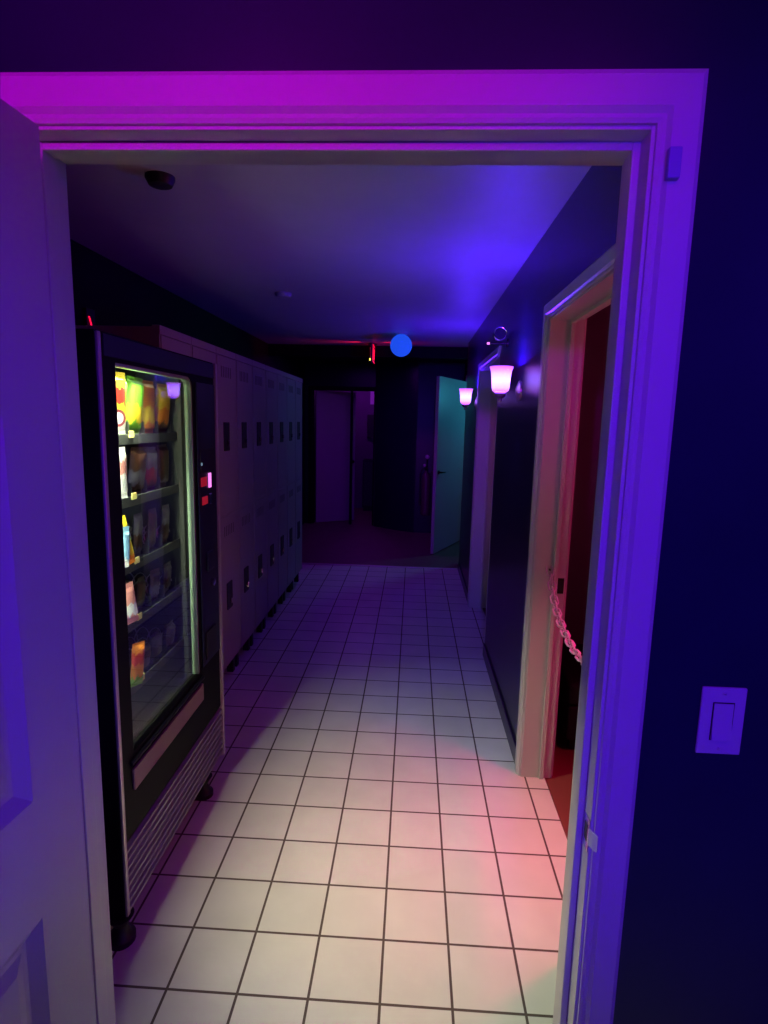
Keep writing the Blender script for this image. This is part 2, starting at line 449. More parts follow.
# teal lit door, hinge at the far jamb
ang = math.atan2(5.556 - 6.44, .334 - .725)
d = tag(empty('door_2', (.722, 6.44, .012), rz=ang), 'pale door standing ajar at the hallway end, lit teal', None, None, 'structure')
dl = door_leaf(.965, 2.135, .04, [], d, M['door'])
def lever(parent, x, z, T, m, both=True):
    for s, y in (((1, 0),) + (((-1, -T),) if both else ())):
        b = MB(); b.lathe([(.026, 0), (.026, s * .008), (.012, s * .010), (.010, s * .045)], (x, y, z), 'y', 20)
        b.tube([(x, y + s * .045, z), (x - .05, y + s * .05, z), (x - .11, y + s * .047, z - .003)], [.010, .009, .007], 10)
        b.build('handle', m, parent, local=True, smooth=True)
lever(d, .895, 1.0, .04, M['brass'])
# far white door, opened away
d = tag(empty('door_3', (DX0 + .035, DY + .06, .012), rz=math.radians(31)), 'white door at the far left end of the hallway, slightly open', None, None, 'structure')
door_leaf(.66, 2.03, .038, [], d, M['door'])
b = MB(); b.lathe([(.024, 0), (.024, -.006), (.010, -.010), (.010, -.035), (.026, -.042), (.028, -.058), (.018, -.068)], (.60, -.038, .95), 'y', 20)
b.build('knob', M['brass'], d, local=True, smooth=True)

# ------------------------------------------------------------------ things on the near wall
sw = empty('light_switch', (.600, NY0, 1.048), 'white rocker light switch on the navy wall right of the near doorway', 'light switch')
SX0, SX1, SZ0, SZ1 = .562, .638, 1.048, 1.173
b = MB(); b.box(SX0, SX1, NY0 - .006, NY0, SZ0, SZ1, .0025); wp = b.build('wall_plate', M['plate'], sw)
cx, cz = (SX0 + SX1) / 2, (SZ0 + SZ1) / 2
b = MB(); b.box(cx - .0185, cx + .0185, NY0 - .0068, NY0 - .0055, cz - .0355, cz + .0355); b.build('rocker_surround', M['dark'], sw)
b = MB(); b.prism([(NY0 - .005, cz - .0335), (NY0 - .0115, cz - .0335), (NY0 - .0085, cz), (NY0 - .0080, cz + .0335), (NY0 - .005, cz + .0335)], 'x', cx - .0165, cx + .0165)
b.build('rocker', M['plate'], sw)
b = MB()
for z in (cz - .0515, cz + .0515):
    b = MB(); b.lathe([(.0028, 0), (.0028, -.0015), (.0015, -.002)], (cx, NY0 - .006, z), 'y', 14)
    b.build('screw', M['silver'], sw, smooth=True)

b = MB(); b.box(.411, .430, NY0 - .030, NY0 - .018, 1.984, 2.028, .002)
ds = b.build('door_sensor', M['sensor'])
recentre(ds, (.4205, NY0 - .018, 1.984)); tag(ds, 'small pale alarm contact stuck to the upper right door casing', 'sensor')

# ------------------------------------------------------------------ plastic chain across the red doorway
ch = empty('barrier_chain', (.655, D1[1], .99), 'pink plastic chain drooping across the red room doorway', 'chain')
CP = [(1.10, 1.005), (1.058, .956), (1.00, .902), (.942, .866), (.86, .836), (.788, .820), (.667, .803), (.519, .811), (.38, .840), (.28, .880), (.20, .93)]
def cz_(y):   # sagging line of the chain
    for (a, za), (c, zc) in zip(CP, CP[1:]):
        if c <= y <= a: return zc + (za - zc) * (y - c) / (a - c)
    return CP[0][1] if y > 1 else CP[-1][1]
def csl(y): return (cz_(y + .02) - cz_(y - .02)) / .04
P0 = []
y = D1[1] - .014
while y > D1[0] + .014:
    P0.append((y, cz_(y)))
    y -= .036 / math.sqrt(1 + csl(y) ** 2)
def link_mesh():
    b = MB(); pts = []
    for i in range(20):
        t = 2 * PI * i / 20
        pts.append((.0145 * math.cos(t), (.0115 if math.sin(t) > 0 else -.0115) + .0145 * math.sin(t), 0))
    b.tube(pts, .0038, 8, closed=True); return b
l0 = link_mesh().build('chain_link', M['chain'], ch, local=True, smooth=True)
for i, (yy, zz) in enumerate(P0):
    o = l0 if i == 0 else l0.copy()
    if i: COL.objects.link(o); o.parent = ch
    o.location = Vector((.655, yy, zz)) - ch.location
    sl = csl(yy)
    o.rotation_euler = Matrix.Rotation(math.atan(sl), 3, 'X').to_4x4().to_euler() if i % 2 == 0 else (Matrix.Rotation(math.atan(sl), 3, 'X') @ Matrix.Rotation(PI / 2, 3, 'Y')).to_euler()
b = MB(); b.tube([(.655, D1[1] + .001, cz_(1.09)), (.655, D1[1] - .012, cz_(1.09))], .004, 8); b.build('hook', M['brass'], ch)
b = MB(); b.tube([(.655, D1[0] - .001, cz_(.21)), (.655, D1[0] + .014, cz_(.21))], .004, 8); b.build('hook', M['brass'], ch)

# bench in the red room
bn = empty('bench', (1.25, 1.62, 0), 'low black upholstered bench on the floor of the red room', 'bench')
b = MB(); b.box(.85, 1.95, 1.32, 1.86, .06, .25, .015); b.build('base', M['fabric'], bn)
b = MB(); b.box(.84, 1.96, 1.31, 1.87, .25, .37, .03, 3); b.build('cushion', M['fabric'], bn, smooth=True)
b0 = None
for x in (.90, 1.88):
    for y_ in (1.38, 1.80):
        b = MB(); b.box(x - .02, x + .02, y_ - .02, y_ + .02, -.004, .062); b.build('leg', M['dark'], bn)

# ------------------------------------------------------------------ lockers
LF, LB = -1.035, -1.50         # front and back
LP = .350; LY0 = 1.075
def make_locker():
    y0, y1 = 0, LP - .003
    r = empty('locker', (LF, LY0, 0))
    B = lambda *a: a
    def bx(b_, x0, x1, a, c, z0, z1, bev=0): b_.box(x0, x1, a, c, z0, z1, bev); return b_
    D = LB - LF
    b = MB(); bx(b, D, -.012, y0, y1, .13, 1.985, .002); bx(b, -.03, .004, y0, y1, 1.955, 1.992, .002); bx(b, -.013, 0, y0, y0 + .012, .13, 1.96); bx(b, -.013, 0, y1 - .012, y1, .13, 1.96)
    bx(b, -.013, 0, y0, y1, .13, .15); bx(b, -.013, 0, y0, y1, 1.045, 1.057)
    b.build('body', M['locker'], r, local=True)
    for z0, z1 in ((.154, 1.042), (1.060, 1.952)):
        b = MB(); bx(b, -.012, .003, y0 + .015, y1 - .015, z0, z1, .002)
        dr = b.build('door', M['locker'], r, local=True)
        hz = 1.505 if z0 > 1 else .56
        b = MB(); bx(b, .002, .0055, .095, .190, hz - .082, hz + .082, .006); h = b.build('handle', M['dark'], dr, local=True)
        b = MB(); bx(b, .005, .017, .150, .166, hz - .055, hz - .02, .004); b.build('latch', M['chrome'], h, local=True)
        b = MB()
        for k in range(6): bx(b, .0025, .0042, .075 + k * .032, .083 + k * .032, z1 - .115, z1 - .055)
        b.build('vent_slots', M['inner'], dr, local=True)
    for x in (-.05, D + .05):
        for yy in (y0 + .04, y1 - .04):
            b = MB(); bx(b, x - .02, x + .02, yy - .02, yy + .02, 0, .132); b.build('leg', M['dark'], r, local=True)
    return r
lk = make_locker()
ordn = ['first', 'second', 'third', 'fourth', 'fifth', 'sixth', 'seventh', 'eighth', 'ninth']
LN = 9
for i in range(LN):
    o = lk if i == 0 else copy_tree(lk)
    o.location = (LF, LY0 + LP * i, 0)
    if i == 0: lab = 'cream two-door metal locker nearest the vending machine, only its vented top showing behind it'
    elif i == LN - 1: lab = 'cream two-door metal locker at the far end of the row, last before the dark gap'
    else: lab = 'cream two-door metal locker, %s in the row counted from the vending machine' % ordn[i]
    tag(o, lab, 'locker', 'lockers along the left wall')

# ------------------------------------------------------------------ vending machine
VX, VB = -.79, -1.55
VY0, VY1, VZ0, VZ1 = .125, 1.050, .085, 1.835
WY0, WY1, WZ0, WZ1 = .227, .795, .585, 1.760    # window opening
vm = empty('vending_machine', (-1.17, (VY0 + VY1) / 2, 0), 'tall black glass-front snack vending machine on the left, lit from inside', 'vending machine')
b = MB()
b.box(VB, VX - .047, VY0, VY0 + .03, VZ0, VZ1); b.box(VB, VX - .047, VY1 - .03, VY1, VZ0, VZ1); b.box(VB, VB + .03, VY0 + .03, VY1 - .03, VZ0, VZ1)
b.box(VB + .03, VX - .047, VY0 + .03, VY1 - .03, VZ1 - .03, VZ1); b.box(VB + .03, VX - .029, VY0 + .03, VY1 - .03, VZ0, VZ0 + .03)
b.build('cabinet', M['cab'], vm)
b = MB(); b.box(VB + .03, VX - .047, .812, .826, WZ0 - .05, VZ1 - .03); b.box(VB + .03, VX - .047, VY0 + .03, .812, WZ0 - .06, WZ0 - .035)
b.box(VB + .035, VB + .05, VY0 + .03, .812, WZ0 - .03, VZ1 - .03)
b.build('inner_lining', M['inner'], vm)
# door frame around the window (opening with rounded upper far corner)
def rounded(y0, y1, z0, z1, r, n=8):
    pts = []
    for cy, cz2, a0 in ((y1 - r, z1 - r, 0), (y0 + .006, z1 - .006, PI / 2), (y0 + .006, z0 + .006, PI), (y1 - .006, z0 + .006, 1.5 * PI)):
        rr = r if a0 == 0 else .006
        for k in range(n + 1):
            t = a0 + k * PI / 2 / n; pts.append((cy + rr * math.cos(t), cz2 + rr * math.sin(t)))
    return pts
def frame_prism(mb, outer, inner, x0, x1):
    """ring between two outlines with equal point counts"""
    n = len(outer); bm = mb.bm
    R = [[bm.verts.new((x, p[0], p[1])) for p in o] for x, o in ((x0, outer), (x1, outer), (x1, inner), (x0, inner))]
    for a in range(4):
        A, Bv = R[a], R[(a + 1) % 4]
        for i in range(n): bm.faces.new((A[i], A[(i + 1) % n], Bv[(i + 1) % n], Bv[i]))
outer = rounded(VY0, 1.022, .325, VZ1, .0061)
inner = rounded(WY0, WY1, WZ0, WZ1, .045)
b = MB(); frame_prism(b, outer, inner, VX - .048, VX); b.build('front_door', M['cab'], vm)
b = MB(); b.box(VX, VX + .004, WY0 - .062, 1.018, WZ1 + .012, VZ1 - .006, .001); b.build('header_panel', M['header'], vm)
g_o = rounded(WY0 - .001, WY1 + .001, WZ0 - .001, WZ1 + .001, .046); g_i = rounded(WY0 + .006, WY1 - .010, WZ0 + .006, WZ1 - .010, .038)
RC = .045
arc = lambda r, n=8: [(WY1 - RC + r * math.sin(k * PI / 2 / n), WZ1 - RC + r * math.cos(k * PI / 2 / n)) for k in range(n + 1)]
b = MB(); b.prism([(WY0, WZ1 + .001)] + arc(RC + .001) + [(WY1 + .001, WZ0)] + [(WY1 - .010, WZ0)] + arc(RC - .010)[::-1] + [(WY0, WZ1 - .009)], 'x', VX - .030, VX - .004); b.build('window_liner', M['liner'], vm)
b = MB(); b.box(VX - .020, VX - .016, WY0 + .004, WY1 - .006, WZ0 + .004, WZ1 - .006); b.build('window_glass', M['glass'], vm)
b = MB(); b.box(VX - .047, VX - .001, VY0, VY0 + .0195, VZ0, .325); b.build('corner_post', M['cab'], vm)
b = MB(); b.box(VX - .001, VX + .008, VY0 + .004, VY0 + .021, VZ0 + .01, VZ1 - .004, .003); b.build('corner_trim', M['silver'], vm, smooth=True)
b = MB(); b.box(VX - .055, VX + .010, 1.026, VY1, VZ0 - .01, VZ1, .006); b.build('corner_trim', M['silver'], vm, smooth=True)
# ledge strip under the window, kick plate
b = MB(); b.box(VX, VX + .010, WY0 - .02, .80, .468, .540, .004); b.build('delivery_flap', M['pinkstrip'], vm)
b = MB(); b.box(VX, VX + .012, WY0 - .03, .81, .556, .568, .003); b.build('window_sill', M['black'], vm)
pts = []
z = .095; n = 8; hh = (.318 - .095) / n
for i in range(n):
    pts += [(VX - .012, z), (VX + .006, z + hh * .25), (VX + .006, z + hh * .6), (VX - .012, z + hh * .85)]; z += hh
pts += [(VX - .012, z), (VX - .03, z), (VX - .03, .095)]
b = MB(); b.prism([(p[0], p[1]) for p in pts], 'y', VY0 + .020, 1.026); b.build('kick_plate', M['kick'], vm)
for x in (VX - .09, VB + .10):
    for yy in (VY0 + .02, VY1 - .20):
        b = MB(); b.lathe([(.042, 0), (.042, .018), (.028, .028), (.020, .055), (.040, .088)], (x + (.065 if x > -1 else 0), yy, 0), n=20); b.build('leg', M['dark'], vm, smooth=True)
# control panel
b = MB(); b.box(VX, VX + .006, .815, 1.015, .60, 1.745, .002); cp = b.build('control_panel', M['header'], vm)
b = MB(); b.box(VX + .006, VX + .009, .832, .990, 1.395, 1.49, .001); b.build('display_window', M['dark'], cp)
b = MB(); b.lathe([(.006, 0), (.006, .003)], (VX + .009, .840, 1.432), 'x', 14); b.build('indicator', M['cyan_led'], cp)
b = MB(); b.box(VX + .006, VX + .010, .836, .895, 1.342, 1.378, .001); b.build('price_display', M['red_dim'], cp)
b = MB(); b.box(VX + .006, VX + .011, .918, .944, 1.330, 1.390, .002); b.build('lit_button', M['pink_led'], cp)
b = MB(); b.box(VX + .006, VX + .010, .845, .900, 1.268, 1.300, .001); b.build('keypad', M['red_dim'], cp)
b = MB(); b.box(VX + .006, VX + .010, .92, .95, 1.262, 1.305, .002); b.build('coin_button', M['chrome'], cp)
b = MB(); b.box(VX + .006, VX + .018, .87, .94, .99, 1.07, .006); b.build('bill_slot', M['header'], cp)
b = MB(); b.lathe([(.016, 0), (.016, .012), (.006, .014)], (VX + .006, .93, .93), 'x', 18); b.build('door_lock', M['chrome'], cp, smooth=True)
b = MB(); b.box(VX + .006, VX + .012, .84, .96, .46 + .16, .74, .004); b.build('coin_return', M['dark'], cp)
# lamps
b = MB(); b.tube([(VX - .085, WY0 - .045, .66), (VX - .085, WY0 - .045, 1.73)], .011, 10); b.build('lamp_tube', M['tube'], vm, smooth=True)
b = MB(); b.tube([(VX - .085, WY0 + .01, WZ1 + .022), (VX - .085, WY1 - .03, WZ1 + .022)], .011, 10); b.build('lamp_tube', M['tube'], vm, smooth=True)
# trays, coils, tags
TZ = [1.545, 1.345, 1.130, .935, .715]
CY = [.300 + .108 * k for k in range(5)]
TF = -.866
def coil_mesh():
    b = MB(); pts = []
    for i in range(9 * 14 + 1):
        t = i / 14
        pts.append((-.05 * t, .036 * math.cos(2 * PI * t), .040 + .036 * math.sin(2 * PI * t)))
    b.tube(pts, .0022, 5); return b
def tag_mesh():
    b = MB(); b.box(0, .003, -.016, .016, -.009, .013, .001); return b
coil0 = None; tag0 = None
for r_, tz in enumerate(TZ):
    b = MB(); b.box(-1.46, TF, .165, .808, tz - .006, tz); b.box(TF, TF + .004, .165, .808, tz - .022, tz + .010, .001)
    for k in range(6): b.box(-1.46, TF - .01, CY[0] - .0555 + .108 * k, CY[0] - .0525 + .108 * k, tz, tz + .05)
    b.build('shelf', M['tray'], vm)
    for k, cy in enumerate(CY):
        if coil0 is None: coil0 = coil_mesh().build('spiral', M['wire'], vm, local=True, smooth=True); o = coil0
        else: o = coil0.copy(); COL.objects.link(o); o.parent = vm
        o.location = Vector((TF - .02, cy, tz + .002)) - vm.location
        if k > 1: continue
        if tag0 is None: tag0 = tag_mesh().build('price_tag', M['tag'], vm, local=True); o = tag0
        else: o = tag0.copy(); COL.objects.link(o); o.parent = vm
        o.location = Vector((TF + .0045, cy + .036, tz + .008)) - vm.location

# ------------------------------------------------------------------ snacks
def bag_mesh(w, h, t, nx=12, nz=16, crimp=.018):
    b = MB(); bm = b.bm; R = {}
    for s in (1, -1):
        for i in range(nx + 1):
            for j in range(nz + 1):
                u, v = i / nx * 2 - 1, j / nz * 2 - 1
                e = max(0, 1 - abs(v) ** 4) ** .6 * max(0, 1 - abs(u) ** 3) ** .6
                if abs(v) > 1 - 2 * crimp / h: e = .02
                wr = 1 + .06 * math.sin(9 * v + 2 * u) * abs(u)
                x = s * t / 2 * e * wr
                yy = u * w / 2 * (1 - .06 * (1 - abs(v)) )
                R[(s, i, j)] = bm.verts.new((x, yy, h / 2 + v * h / 2))
        for i in range(nx):
            for j in range(nz):
                bm.faces.new((R[(s, i, j)], R[(s, i + 1, j)], R[(s, i + 1, j + 1)], R[(s, i, j + 1)]))
    bmesh.ops.remove_doubles(bm, verts=bm.verts[:], dist=3e-4)
    return b
Y, RD, WH, GR, BL, OR, PK, BR, SV = (.85, .62, .03), (.6, .03, .02), (.72, .72, .68), (.18, .5, .04), (.18, .35, .5), (.8, .25, .02), (.65, .25, .22), (.14, .06, .03), (.35, .36, .38)
rows = [
    ('top', [('yellow and red chip bag', (WH, Y, RD, Y), .085, .185), ('lime green chip bag', (GR, (.45, .7, .05), GR), .088, .19), ('green and yellow chip bag', (GR, Y, GR), .088, .19), ('orange chip bag', (OR, Y, OR), .088, .185), ('orange and brown chip bag', (BR, OR, Y), .088, .18)]),
    ('second', [('white snack bag with a red spot', (WH, WH, PK, WH), .080, .16), ('dark silver snack bag', (SV, BR, SV), .085, .16), ('brown snack bag', (BR, SV, BR), .095, .16), ('dull red snack bag', (BR, RD, SV), .085, .155), ('dark grey snack bag', (SV, BR, BR), .085, .16)]),
    ('third', [('yellow-green candy bar tilted beside a pale blue one', (OR, Y, GR, Y), .040, .165), ('brown candy bar', (BR, SV, BR), .05, .15), ('grey wrapped candy bar', (SV, BR, SV), .05, .15), ('tan wrapped candy bar', (BR, (.3, .22, .12), BR), .05, .15), ('pale brown wrapped candy bar', ((.25, .2, .15), BR, SV), .05, .15)]),
    ('fourth', [('pink and white candy bar', (PK, WH, PK), .045, .14), ('dark wrapped cookie pack', (BR, BR, SV), .06, .12), ('brown cookie pack', (BR, (.2, .12, .06), BR), .06, .12), ('dark brown cookie pack', (BR, SV, BR), .06, .12), ('grey cookie pack', (SV, BR, SV), .06, .12)]),
    ('bottom', [('orange and green candy pack', (GR, OR, RD, OR), .050, .15), ('dark pastry pack', (BR, SV, BR), .07, .10), ('grey pastry pack', (SV, SV, BR), .07, .10), ('brown pastry pack', (BR, BR, SV), .07, .10), ('dull silver pastry pack', (SV, BR, SV), .07, .10)]),
]
pos = ['nearest viewer', 'second from viewer', 'centre column', 'second from far side', 'farthest from viewer']
rowz = ['top shelf', 'second shelf', 'middle shelf', 'fourth shelf', 'bottom shelf']
for r_, (rn, items) in enumerate(rows):
    for k, (desc, cols, w, h) in enumerate(items):
        kind = 'chip_bag' if 'chip' in desc else ('snack_bag' if 'bag' in desc else ('candy_bar' if 'candy' in desc else ('cookie_pack' if 'cookie' in desc else 'pastry_pack')))
        o = bag_mesh(w, h, .042 if w > .06 else .026).build(kind, band_mat('wrapper_%s_%d' % (rn, k), cols if k == 0 else [tuple(c * (.5 if rn == 'top' else .3) for c in q) for q in cols]), smooth=True)  # wrapper colours darkened past the nearest column, standing in for dim cabinet light
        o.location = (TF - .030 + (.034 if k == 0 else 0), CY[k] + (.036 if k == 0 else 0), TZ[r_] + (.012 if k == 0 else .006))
        o.rotation_euler = (math.radians(random.uniform(-3, 3)), math.radians(random.uniform(2, 8)), math.radians(random.uniform(-8, 8)))
        if k == 0: o.rotation_euler = (math.radians((0, 3, 14, 10, -4)[r_]), math.radians(3), math.radians(-24))
        if k == 0: o.location.z = TZ[r_] + .0125
        if k == 0 and r_ >= 2: o.location.x = TF + .016; o.location.y = CY[0] + .080
        tag(o, '%s, %s of vending machine, %s' % (desc, rowz[r_], pos[k]), 'snack', 'snacks inside the vending machine')
        if r_ == 0 and k == 0:
            b = MB(); b.lathe([(.026, .0205), (.026, .0225)], (0, 0, .05), 'x', 24); e = b.build('emblem', M['ext_red'], o, local=True); tag(e, 'red round emblem')
            b = MB(); b.lathe([(.017, .0228), (.017, .0235)], (0, 0, .05), 'x', 24); e2 = b.build('emblem_centre', M['paper'], e, local=True)
        if r_ == 2 and k == 0:
            o2 = bag_mesh(.036, .13, .026).build('candy_bar', band_mat('wrapper_blue_bar', (WH, BL, BL)), smooth=True)
            o2.location = (TF + .018, CY[0] + .035, TZ[2] + .0125); o2.rotation_euler = (math.radians(-3), 0, math.radians(-24))
            tag(o2, 'pale blue candy bar on the middle shelf beside the tilted yellow-green one', 'snack', 'snacks inside the vending machine')

# ------------------------------------------------------------------ wall sconces
def make_sconce():
    r = empty('wall_sconce', (WX, 0, 1.75))
    def L(x, z): return (x - WX, 0, z - 1.75)
    b = MB(); b.lathe([(.052, 0), (.050, -.010), (.030, -.018), (.014, -.024)], (0, 0, .035), 'x', 28); b.build('wall_mount', M['pewter'], r, local=True, smooth=True)
    sx = .488 - WX
    b = MB(); pts = [(-.02, 0, .035)]
    for i in range(9):
        t = i / 8; pts.append((-.02 + (sx + .02) * t, 0, .035 - .055 * math.sin(PI * t * .82) + .0 * t))
    pts.append((sx, 0, .018)); b.tube(pts, .0065, 10)
    b.build('arm', M['pewter'], r, local=True, smooth=True)
    b = MB(); b.lathe([(.006, -.026), (.012, -.018), (.010, -.006), (.026, .004), (.030, .018), (.026, .026)], (sx, 0, 0), 'z', 24); b.build('shade_holder', M['pewter'], r, local=True, smooth=True)
    b = MB()
    out = [(.034, .028), (.041, .034), (.045, .048), (.047, .075), (.049, .105), (.053, .132), (.061, .155)]
    inn = [(x - .003, z + .001) for x, z in out][::-1]
    b.lathe(out + inn, (sx, 0, 0), 'z', 36, cap=False); b.build('lamp_shade', M['shade'], r, local=True, smooth=True)
    return r
s1 = make_sconce(); s1.location.y = 1.70
s2 = copy_tree(s1); s2.location.y = 3.76
tag(s1, 'nearer wall sconce with a glowing pink-white bell shade on the right wall', 'wall lamp', 'wall sconces on the right wall')
tag(s2, 'farther, smaller looking wall sconce with glowing shade beyond the second door frame', 'wall lamp', 'wall sconces on the right wall')

# ------------------------------------------------------------------ ceiling and wall fittings
g = empty('ceiling_globe', (-.10, 4.3, CZ), 'round blue glowing globe lamp under the ceiling', 'ceiling lamp')
b = MB(); b.lathe([(.06, 0), (.06, -.008), (.04, -.014)], (-.10, 4.3, CZ), 'z', 28); b.build('mount', M['plate'], g, smooth=True)
b = MB(); R_ = .104
b.lathe([(max(.001, R_ * math.sin(PI * i / 20)), -R_ * math.cos(PI * i / 20)) for i in range(21)], (-.10, 4.3, CZ - .008 - R_), 'z', 36, cap=False)
b.build('globe', M['globe'], g, smooth=True)

ex = empty('exit_sign', (-.43, 5.1, CZ), 'exit sign hanging edge-on from the ceiling with red lit faces', 'sign')
b = MB(); b.box(-.444, -.418, 4.95, 5.24, 2.238, 2.425, .004); hs = b.build('housing', M['exit_body'], ex)
b = MB(); b.lathe([(.05, 0), (.05, -.012), (.012, -.018)], (-.431, 5.1, CZ), 'z', 24); b.build('mount', M['exit_body'], ex, smooth=True)
def letters(parent, xface, out):
    # EXIT in red strokes on the face
    H, W_, S = .115, .05, .014; z0 = 2.272
    order = 'EXIT'; ystart = 5.095 - 2 * (W_ + .012)
    for i, c in enumerate(order):
        i2 = i if out > 0 else i
        y0 = (4.980 + i * (W_ + .014)) if out > 0 else (5.210 - i * (W_ + .014))
        sgn = 1 if out > 0 else -1
        b = MB()
        def bar(u0, u1, v0, v1):
            a, c_ = sorted((y0 + sgn * u0, y0 + sgn * u1)); x_ = sorted((xface, xface + out * .003)); b.box(x_[0], x_[1], a, c_, z0 + v0, z0 + v1)
        if c == 'E': bar(0, S, 0, H); bar(S, W_, 0, S); bar(S, W_, H - S, H); bar(S, W_ * .85, H / 2 - S / 2, H / 2 + S / 2)
        if c == 'I': bar(W_ / 2 - S / 2, W_ / 2 + S / 2, 0, H)
        if c == 'T': bar(0, W_, H - S, H); bar(W_ / 2 - S / 2, W_ / 2 + S / 2, 0, H - S)
        if c == 'X':
            for d_ in (0, 1):
                p = [(0, 0), (S, 0), (W_, H), (W_ - S, H)] if d_ == 0 else [(W_, 0), (W_ - S, 0), (0, H), (S, H)]
                x_ = sorted((xface, xface + out * (.003 + .0002 * d_))); b.prism([(y0 + sgn * u, z0 + v) for u, v in p], 'x', x_[0], x_[1])
        b.build('letter', M['red_led'], parent)
letters(hs, -.418, 1); letters(hs, -.444, -1)
b = MB(); b.box(-.4175, -.4145, 4.952, 5.238, 2.242, 2.250); b.box(-.4175, -.4145, 4.952, 5.238, 2.412, 2.42); b.box(-.4175, -.4145, 4.952, 4.958, 2.25, 2.412); b.build('lit_edge', M['red_led'], hs)
b = MB(); b.box(-.452, -.440, 4.943, 4.951, 2.246, 2.272); b.build('status_light', M['yel_led'], hs)

b = MB(); b.lathe([(.055, 0), (.055, -.012), (.046, -.026), (.020, -.032)], (0, 0, 0), 'z', 28)
o = b.build('smoke_detector', M['plate'], smooth=True); o.location = (-.85, 2.6, CZ); tag(o, 'small pale round smoke detector on the ceiling above the lockers', 'smoke detector')
b = MB(); b.lathe([(.050, 0), (.050, -.010), (.040, -.030), (.030, -.034)], (0, 0, 0), 'z', 28)
o = b.build('ceiling_speaker', M['dark'], smooth=True); o.location = (-.865, .745, CZ); tag(o, 'dark round fitting on the ceiling just inside the near doorway', 'ceiling fitting')

sc_ = empty('security_camera', (WX, 2.2, 2.09), 'small dark camera on a bracket with pink tip, high between wall sconces', 'camera')
b = MB(); b.lathe([(.026, 0), (.026, -.008), (.012, -.012)], (WX, 2.2, 2.09), 'x', 20); b.build('wall_mount', M['brass'], sc_, smooth=True)
b = MB(); b.tube([(WX - .01, 2.2, 2.09), (.530, 2.2, 2.088), (.480, 2.2, 2.086)], .006, 10); b.build('arm', M['brass'], sc_, smooth=True)
b = MB(); b.lathe([(.008, 0), (.010, .006), (.008, .012)], (.474, 2.2, 2.080), 'z', 14); b.build('tip_light', M['pink_led'], sc_, smooth=True)
b = MB(); b.lathe([(.034, -.03), (.038, -.026), (.038, .03), (.030, .036)], (.538, 2.2, 2.138), 'y', 28); bd = b.build('body', M['dark'], sc_, smooth=True)
b = MB(); ring = [(.538 + .036 * math.cos(2 * PI * i / 28), 2.168, 2.138 + .036 * math.sin(2 * PI * i / 28)) for i in range(28)]
b.tube(ring, .004, 8, closed=True); b.build('lens_ring', M['chrome'], bd, smooth=True)

al = empty('red_reflection', (LX, 1.56, 2.02), 'small red lit streak imitating a reflection on the black wall above the vending machine', 'reflection')  # made-up box with a glowing streak, imitating a red reflection
b = MB(); b.box(LX, LX + .02, 1.53, 1.61, 2.01, 2.14, .004); b.build('housing', M['dark'], al)
b = MB(); b.prism([(1.545, 2.10), (1.552, 2.10), (1.580, 2.035), (1.573, 2.035)], 'x', LX + .019, LX + .024); b.build('lens', M['red_led'], al)

# ------------------------------------------------------------------ fire extinguisher on the far wall
fe = empty('fire_extinguisher', (.245, 6.88, .28), 'fire extinguisher hanging on the black far wall left of the teal door', 'fire extinguisher')
FXc, FYc = .245, 6.885
b = MB(); b.lathe([(.058, .28), (.066, .29), (.068, .33), (.068, .80), (.064, .84), (.045, .885), (.022, .905), (.020, .93)], (FXc, FYc, 0), 'z', 28); b.build('cylinder', M['ext_dark'], fe, smooth=True)
b = MB(); b.lathe([(.020, .925), (.024, .935), (.024, .96), (.016, .97)], (FXc, FYc, 0), 'z', 16)
b.box(FXc - .012, FXc + .012, FYc - .13, FYc + .01, .965, .977, .003); b.box(FXc - .010, FXc + .010, FYc - .11, FYc, .935, .945, .003); b.build('valve_handle', M['brass'], fe)
b = MB(); b.lathe([(.030, 0), (.030, -.014), (.024, -.018)], (FXc + .005, FYc - .03, 1.12), 'y', 20); b.build('gauge', M['plate'], fe, smooth=True)
b = MB(); b.tube([(FXc + .005, FYc - .01, .96), (FXc + .005, FYc - .02, 1.12)], .008, 8); b.build('gauge_stem', M['brass'], fe)
b = MB(); b.tube([(FXc, FYc - .02, .95), (FXc - .05, FYc - .03, .955), (FXc - .085, FYc - .03, .88), (FXc - .085, FYc - .02, .6), (FXc - .08, FYc - .01, .42)], [.010, .010, .010, .010, .018], 10); b.build('hose', M['dark'], fe, smooth=True)
b = MB(); b.lathe([(.020, 0), (.020, -.012), (.010, -.014)], (FXc - .03, FYc - .02, 1.0), 'y', 18); b.build('safety_cap', M['plate'], fe, smooth=True)
b = MB(); b.box(FXc - .03, FXc + .03, FYc + .06, 6.97, .55, .9, .003); b.build('wall_bracket', M['dark'], fe)

# things in the far room
b = MB(); b.box(-.755, -.60, 9.19, 9.2, 1.90, 2.15); o = b.build('poster', M['paper']); recentre(o, (-.68, 9.2, 1.90)); tag(o, 'pale sheet of paper high on the wall past the far door', 'poster')
t = empty('wall_screen', (-.66, 9.2, 1.35), 'dark rectangular box on the wall of the far room under the pale sheet', 'screen')
b = MB(); b.box(-.80, -.56, 9.14, 9.20, 1.30, 1.72, .01); b.build('screen', M['dark'], t)
b = MB(); b.box(-.72, -.64, 9.12, 9.145, 1.28, 1.31, .003); b.build('stand', M['tray'], t)
t = empty('cabinet', (-.68, 9.0, 0), 'dark low cabinet in the far room below the wall box', 'cabinet')
b = MB(); b.box(-.84, -.48, 8.85, 9.19, .06, .92, .006); b.build('body', M['dark'], t)
b = MB(); b.box(-.825, -.665, 8.838, 8.85, .10, .88, .003); q = b.build('door', M['tray'], t)
b = MB(); b.box(-.655, -.495, 8.838, 8.85, .10, .88, .003); q = b.build('door', M['tray'], t)
